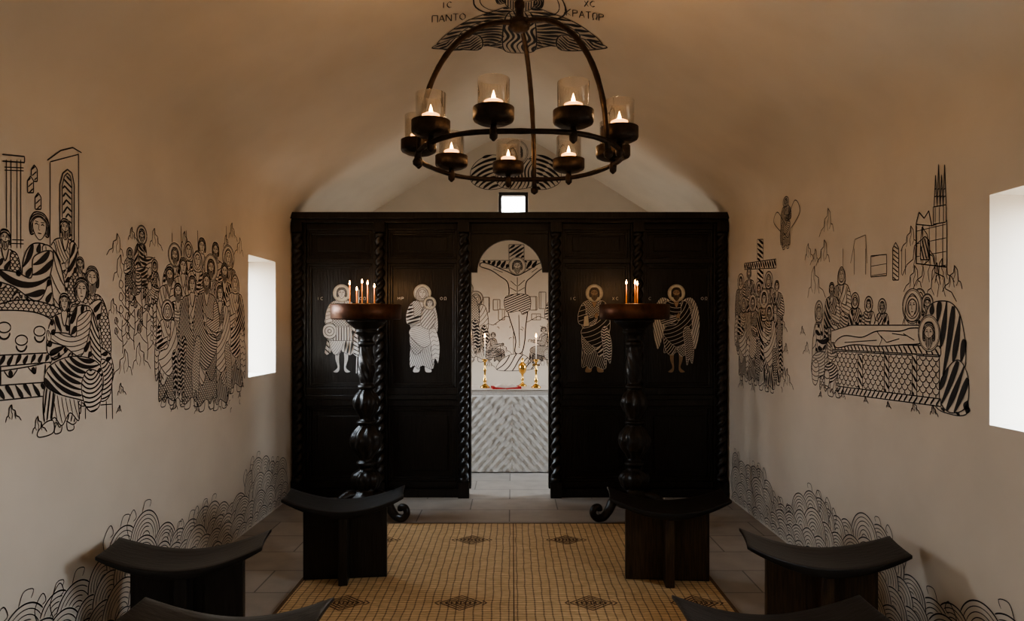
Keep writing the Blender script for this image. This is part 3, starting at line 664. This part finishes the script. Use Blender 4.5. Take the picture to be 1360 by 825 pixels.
# icons
YP=YI+.06
def mI(u,v,o): return (u,YP-.001-o,v)
stW=dict(cloth=M_white,cink=M_black,skin=M_white,sink=M_black,halo=M_halo,ol=M_black)
stD=dict(cloth=M_black,cink=M_white,skin=M_tan,sink=M_black,halo=M_halo,ol=M_white,hair=M_tan)
def icon(x,seed,kind):
    A=Art(.004,M_black); A.lw=.0034; A.top=.011; z=1.105; h=.77
    st=stW if kind in('warrior','virgin') else stD
    A.at(x,z,h)
    if kind=='warrior':
        A.region([(-.1,.78),(-.2,.6),(-.17,.4),(-.2,.2),(-.1,.25),(0,.5),(.1,.25),(.2,.18),(.18,.45),(.15,.7),(.08,.8)],'conc',fill=M_white,sp=.032,w=.009,c=(.5,.9))
        A.S([(.17,-.02),(.2,.95)],.007,M_white)
        figure(A,seed,st=st,b=.8,legs=True,beard=False,cloak=False)
        A.region([(-.1,.76),(-.1,.56),(.0,.5),(.1,.56),(.1,.76),(0,.79)],'scale',fill=M_white,sp=.024,w=.003)
        A.region([(-.11,.52),(-.13,.36),(.13,.36),(.11,.52)],'par',fill=M_white,sp=.024,w=.007,ang=1.57,smooth=False)
        A.region(circ(-.14,.47,.08,.1,n=24)[:-1],'conc',fill=M_white,sp=.026,w=.005)
        head(A,0,.905,.056,True,False,st)
    elif kind=='virgin':
        figure(A,6,st=st,b=.95,female=True); 
        A.region([(.02,.75),(.12,.72),(.15,.6),(.1,.5),(0,.52),(-.02,.64)],'par',fill=M_white,sp=.022,w=.005,ang=.9); head(A,.085,.79,.042,True,False,st)
    elif kind=='christ':
        figure(A,seed,st=st,b=.9,beard=True); A.region([(-.07,.66),(-.12,.64),(-.13,.52),(-.06,.53)],None,smooth=False,fill=M_halo,ow=.004)
    else:
        for q in (-1,1):
            A.region([(q*.06,.8),(q*.17,.86),(q*.25,.74),(q*.27,.5),(q*.22,.26),(q*.15,.42),(q*.1,.6)],'par',fill=M_white,sp=.020,w=.005,ang=1.3*q)
            A.region([(q*.05,.78),(q*.14,.82),(q*.19,.72),(q*.12,.62)],'scale',fill=M_white,sp=.02,w=.003)
        figure(A,seed,st=st,b=.9,legs=True,beard=True)
    c=.16 if kind!='john' else .22
    text(A,'MR' if kind=='virgin' else 'IC',x-c-.06,z+.64,.026,.0035,mt=M_white)
    text(A,'XC' if kind=='christ' else 'OW',x+c,z+.64,.026,.0035,mt=M_white)
    A.build('saint_icon',mI,off=.001,fillstep=.00022)
BOLD=.2; THIN=.62
icon(-1.50,3,'warrior'); icon(-.78,5,'virgin'); THIN=.9; icon(.755,9,'christ'); icon(1.487,14,'john')
# ------------------------------------------------------------ rug
RX0,RX1,RY0,RY1=-1.205,1.185,1.3,5.31
b=B(); b.box(RX0,RX1,RY0,RY1,.001,.012,M_rug)
for x0,x1 in ((RX0-.02,RX0),(RX1,RX1+.02)): b.box(x0,x1,RY0,RY1,.001,.013,M_leather)
b.box(RX0-.02,RX1+.02,RY1,RY1+.02,.001,.013,M_leather); rug=b.make('woven_rug')
A=Art(.006,M_rugink); A.lw=.008
for (x,y) in [(-.89,3.78),(-.256,3.78),(.447,3.78),(1.02,3.78),(-.26,4.9),(.40,4.9),(-.9,4.9),(1.0,4.9),(-.26,2.66),(.44,2.66)]:
    A.at(x,y,1)
    for s_ in (.10,.075,.05,.025): A.S([(-s_*1.15,0),(0,s_),(s_*1.15,0),(0,-s_),(-s_*1.15,0)],.009)
    for i in range(-3,4):
        A.S([(i*.025,-.02),(i*.025,.02)],.008)
    for q in (-1,1): A.S([(q*.115,-.03),(q*.14,0),(q*.115,.03)],.008)
A.at(0,0,1); A.S([(.03,RY0),(.03,RY1)],.006)
A.build('motif',mF(.0125),off=.0006,parent=rug)
# ------------------------------------------------------------ stools
def stool(x,y,z,rot,wood):
    b=B(); nx,ny=28,8; L,W=.345,.165
    def zt(u,v): return .428+.080*abs(u)**1.9-.008*(1-v*v)*(1-u*u)
    def th(u): return .040-.024*abs(u)**1.5
    v=[];f=[]
    for s_ in (0,1):
        for i in range(nx+1):
            u=-1+2*i/nx
            for j in range(ny+1):
                q=-1+2*j/ny; wv=W*(1-.10*abs(u)**3)
                v.append((u*L*(1-.02*(1-q*q)),q*wv,zt(u,q)-(th(u) if s_ else 0)))
    n=(nx+1)*(ny+1); I=lambda i,j:i*(ny+1)+j
    for i in range(nx):
        for j in range(ny):
            f.append((I(i,j),I(i+1,j),I(i+1,j+1),I(i,j+1))); f.append((n+I(i,j),n+I(i,j+1),n+I(i+1,j+1),n+I(i+1,j)))
        f.append((I(i,0),n+I(i,0),n+I(i+1,0),I(i+1,0))); f.append((I(i,ny),I(i+1,ny),n+I(i+1,ny),n+I(i,ny)))
    for j in range(ny):
        f.append((I(0,j),I(0,j+1),n+I(0,j+1),n+I(0,j))); f.append((I(nx,j),n+I(nx,j),n+I(nx,j+1),I(nx,j+1)))
    b.add(v,f,M_woodh,True)
    t=.026; m=12; v=[];f=[]
    for i in range(m+1):
        xx=-.243+.486*i/m; z_=zt(xx/L,0)-.02
        for yy in (-t,t): v+= [(xx,yy,0),(xx,yy,z_)]
    for i in range(m):
        a=i*4;c=a+4; f+= [(a,c,c+1,a+1),(a+2,a+3,c+3,c+2),(a+1,c+1,c+3,a+3),(a,a+2,c+2,c)]
    f+= [(0,1,3,2),(m*4,m*4+2,m*4+3,m*4+1)]
    b.add(v,f,wood)
    b.box(-t,t,-.15,-t-.0005,0,.408,wood); b.box(-t,t,t+.0005,.15,0,.408,wood)
    return b.make('curved_stool',(x,y,z),rot,bevel=.004)
Q=.0135
stool(-.97,4.17,Q,math.radians(7),M_wood); stool(.935,4.14,Q,math.radians(-5),M_brown)
stool(-1.475,3.24,0,math.radians(11),M_wood); stool(1.455,3.26,0,math.radians(-11),M_brown)
stool(-.97,2.40,Q,0,M_wood); stool(.95,2.42,Q,0,M_wood)
# ------------------------------------------------------------ flames
def flame(b,c,h):
    b.lathe(c,[(h*.02,0),(h*.15,h*.12),(h*.2,h*.28),(h*.16,h*.5),(h*.08,h*.78),(h*.01,h)],M_flame,12)
WARM=(1,.57,.27)
# ------------------------------------------------------------ candle stands
def stand(x,y,mir,cands):
    e_=empty('candle_stand',(x,y,.0145)); b=B()
    pr=[(.15,.09),(.16,.12),(.15,.16),(.11,.19),(.085,.22),(.10,.25),(.115,.30),(.10,.34),(.06,.37),(.055,.39),(.075,.41),(.075,.43),(.055,.45),(.07,.49),(.105,.54),(.118,.59),(.112,.64),(.08,.69),(.055,.72),(.072,.735),(.072,.75),(.05,.765),(.06,.80),(.09,.85),(.1,.90),(.085,.95),(.058,.985),(.05,1.0),(.066,1.01),(.066,1.03),(.048,1.05),(.055,1.09),(.062,1.16),(.056,1.25),(.05,1.33),(.064,1.35),(.064,1.37),(.05,1.385),(.06,1.42),(.09,1.45),(.085,1.47),(.12,1.50),(.155,1.53),(.155,1.545)]
    pp=sm([(z,r) for r,z in pr],False,4); pp=[(max(.02,p[1]),p[0]) for p in pp]
    def mod(r,a,z):
        if .45<z<.72 or .765<z<1.0: k=.10*math.cos(8*a+ (0 if z>.76 else 3)+math.sin(z*60)*.5)
        elif 1.05<z<1.33: k=.10*math.cos(6*(a+z*9))
        elif .22<z<.36: k=.08*math.cos(10*a)
        else: k=.015*math.cos(8*a)
        return r*(1+k)
    b.lathe((0,0,0),pp,M_wood,48,mod)
    s=-1 if mir else 1
    for k in range(3):
        a=math.radians(-28)+k*2*math.pi/3; a= a if s>0 else math.pi-a
        pts=sm([(.06,.16),(.13,.185),(.20,.15),(.245,.08),(.30,.032),(.36,.035),(.392,.075),(.375,.115),(.335,.112),(.33,.085)],False,5)
        rd=np.interp(np.linspace(0,1,len(pts)),[0,.3,.6,.85,1],[.045,.036,.026,.026,.018])
        pts=[(p[0],max(p[1],r)) for p,r in zip(pts,rd)]
        b.tube([(p[0]*math.cos(a),p[0]*math.sin(a),p[1]) for p in pts],list(rd),M_wood,10)
    b.make('turned_post',parent=e_)
    b=B(); b.lathe((0,0,0),[(.16,1.545),(.262,1.548),(.272,1.555),(.275,1.66),(.268,1.665),(.262,1.66),(.260,1.575),(.02,1.575)],M_copper,56)
    b.lathe((0,0,0),[(.15,1.575),(.15,1.672),(.142,1.672),(.142,1.655),(.01,1.655)],M_iron,36)
    b.make('tray',parent=e_)
    b=B()
    for (dx,dy,h) in cands:
        b.lathe((dx,dy,1.655),[(.0055,0),(.0045,h)],M_taper,10); flame(b,(dx,dy,1.655+h+.003),.036)
        if h>.1: plight('flame_light',(dx,dy,1.655+h+.03),.9,WARM,.012,e_)
    b.make('taper_candles',parent=e_)
stand(-1.125,5.5,False,[(-.125,-.02,.16),(-.02,-.06,.17),(.0,.05,.165),(.06,.02,.14),(-.09,.07,.12)])
stand(.98,5.5,True,[(-.065,-.02,.165),(.0,-.04,.165),(.03,.03,.16)])
# ------------------------------------------------------------ chandelier
CC=(CX+.035,3.23); CZr=2.278; R0=.470
ch=empty('candle_chandelier',(CC[0],CC[1],CZr)); b=B(); R=random.Random(4)
b.tube([(R0*math.cos(a),R0*math.sin(a),.004*math.sin(5*a)) for a in np.linspace(0,2*math.pi,73)[:-1]],[.0105+.002*R.random() for _ in range(72)],M_iron,10,True)
for k in range(3):
    a=math.radians(80+120*k); pts=[]
    for i in range(28):
        t=i/27*math.pi/2; pts.append((R0*math.cos(t)**.92*math.cos(a),R0*math.cos(t)**.92*math.sin(a),.625*math.sin(t)))
    pts=[(R0*1.02*math.cos(a),R0*1.02*math.sin(a),-.045)]+pts
    b.tube(pts,[.014]+[.0115+.0015*R.random() for _ in range(28)],M_iron,10)
    b.lathe((R0*1.02*math.cos(a),R0*1.02*math.sin(a),-.075),[(.004,0),(.018,.01),(.02,.025),(.012,.04)],M_iron,12)
b.lathe((0,0,0),[(.02,.585),(.045,.60),(.05,.62),(.045,.64),(.02,.65),(.017,.69),(.024,.70),(.024,.72),(.012,.73)],M_iron,20)
def link(z,rot,h=.05,r=.016):
    pts=[]
    for i in range(20):
        a=2*math.pi*i/20; q=r*math.cos(a); pts.append((q*math.cos(rot),q*math.sin(rot),z+h/2*math.sin(a)))
    b.tube(pts,.0045,M_iron,8,True)
zt_=vault_z(CC[0])-CZr
z=.755; k=0
while z<zt_-.03: link(z,k*math.pi/2,.06,.018); z+=.047;k+=1
b.lathe((0,0,0),[(.05,zt_-.008),(.05,zt_-.024),(.02,zt_-.04)],M_iron,20)
b.make('iron_frame',parent=ch)
for k in range(9):
    a=math.radians(96.7+40*k); x,y=R0*math.cos(a),R0*math.sin(a)
    b=B()
    b.lathe((x,y,-.028),[(.004,-.012),(.016,0),(.018,.028),(.012,.045),(.012,.055)],M_iron,14)
    b.lathe((x,y,.025),[(.012,0),(.058,.004),(.078,.014),(.082,.022),(.082,.066),(.078,.066),(.076,.02),(.01,.018)],M_iron,32)
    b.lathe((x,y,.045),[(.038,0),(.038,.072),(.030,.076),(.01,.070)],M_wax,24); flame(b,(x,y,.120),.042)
    b.make('cup_candle',parent=ch)
    b=B(); b.lathe((x,y,.046),[(.063,0),(.064,.160),(.061,.160),(.060,.002)],M_glass,32,cap=False); b.make('glass',parent=ch)
    plight('candle_light',(x,y,.15),1.9,WARM,.02,ch)
# ------------------------------------------------------------ altar
b=B(); AX0,AX1,AY0,AY1,AZ=-.46,.50,7.23,7.78,.855
nx,nz=120,90; v=[];f=[]
for j in range(nz+1):
    z=AZ-(AZ-.01)*j/nz
    for i in range(nx+1):
        x=AX0+(AX1-AX0)*i/nx; u=abs(x-.02); ph=((u+z*.9)/.085)%1; ph2=((u-z*.9)/.17)%1
        d=.010*abs(ph*2-1)+.010*abs(ph2*2-1) if j>6 else 0
        v.append((x,AY0-d,z))
for j in range(nz):
    for i in range(nx): a=j*(nx+1)+i; f.append((a,a+nx+1,a+nx+2,a+1))
b.add(v,f,M_cloth); b.box(AX0,AX1,AY0+.001,AY1,.01,AZ,M_cloth); b.box(AX0+.05,AX1-.05,AY0+.05,AY1-.05,.0,.02,M_wood); b.box(AX0-.004,AX1+.004,AY0-.012,AY1,AZ,AZ+.004,M_cloth); b.make('altar_table')
def cstick(px,cross=False):
    x=CX+(px-680)*7.42/F; e_=empty('altar_candlestick',(x,7.42,AZ+.004)); b=B()
    b.lathe((0,0,0),[(.05,0),(.052,.012),(.03,.03),(.012,.05),(.02,.07),(.022,.09),(.011,.11),(.01,.17),(.018,.185),(.018,.2),(.01,.215),(.011,.27),(.03,.29),(.034,.30),(.013,.305)],M_gold,24)
    if cross: b.box(-.04,.04,-.006,.006,.235,.25,M_gold)
    b.lathe((0,0,.30),[(.007,0),(.006,.23)],M_page,12); flame(b,(0,0,.533),.045); b.make('stick',parent=e_); plight('flame_light',(0,-.0,.58),1.5,WARM,.015,e_)
cstick(644); cstick(712,True)
x=CX+(694-680)*7.6/F; b=B()
b.lathe((0,0,0),[(.045,0),(.045,.012),(.02,.03),(.011,.06),(.02,.08),(.011,.10),(.014,.13),(.04,.16),(.045,.21),(.04,.235),(.02,.255),(.012,.27),(.018,.285),(.004,.31)],M_gold,28); b.make('gold_chalice',(x,7.64,AZ+.004))
b=B(); 
for s_ in (-1,1):
    v=[];f=[];n=10
    for i in range(n+1):
        t=i/n; xx=s_*t*.125; zz=.014+.03*math.sin(math.pi*min(1,t*.9+.1))
        for yy in (-.085,.09): v+=[(xx,yy,.010),(xx,yy,zz)]
    for i in range(n): a=i*4;c=a+4; f+=[(a,c,c+1,a+1),(a+2,a+3,c+3,c+2),(a+1,c+1,c+3,a+3)]
    f.append((n*4,n*4+2,n*4+3,n*4+1)); b.add(v,f,M_page)
    v=[(0,-.1,0),(s_*.15,-.1,.0),(s_*.15,.1,0),(0,.1,0),(0,-.1,.010),(s_*.15,-.1,.022),(s_*.15,.1,.022),(0,.1,.010)]
    b.add(v,[(0,3,2,1),(4,5,6,7),(0,1,5,4),(1,2,6,5),(2,3,7,6),(3,0,4,7)],M_red)
b.box(-.012,.012,-.13,-.1005,0,.012,M_red)
b.make('open_book',(CX+(672-680)*7.36/F,7.37,AZ+.0045),.12)
# ------------------------------------------------------------ camera
cam=bpy.data.cameras.new('camera'); co=bpy.data.objects.new('camera',cam); scn.collection.objects.link(co)
co.location=(CX,0,CZ); co.rotation_euler=(math.pi/2,0,0); cam.sensor_width=36; cam.lens=F/1360*36; cam.shift_y=22.5/1360; cam.clip_start=.05
scn.camera=co
scn.view_settings.view_transform='AgX'; scn.view_settings.look='AgX - Medium High Contrast'; scn.view_settings.exposure=0.18
print('verts',sum(len(o.data.vertices) for o in bpy.data.objects if o.type=='MESH'))
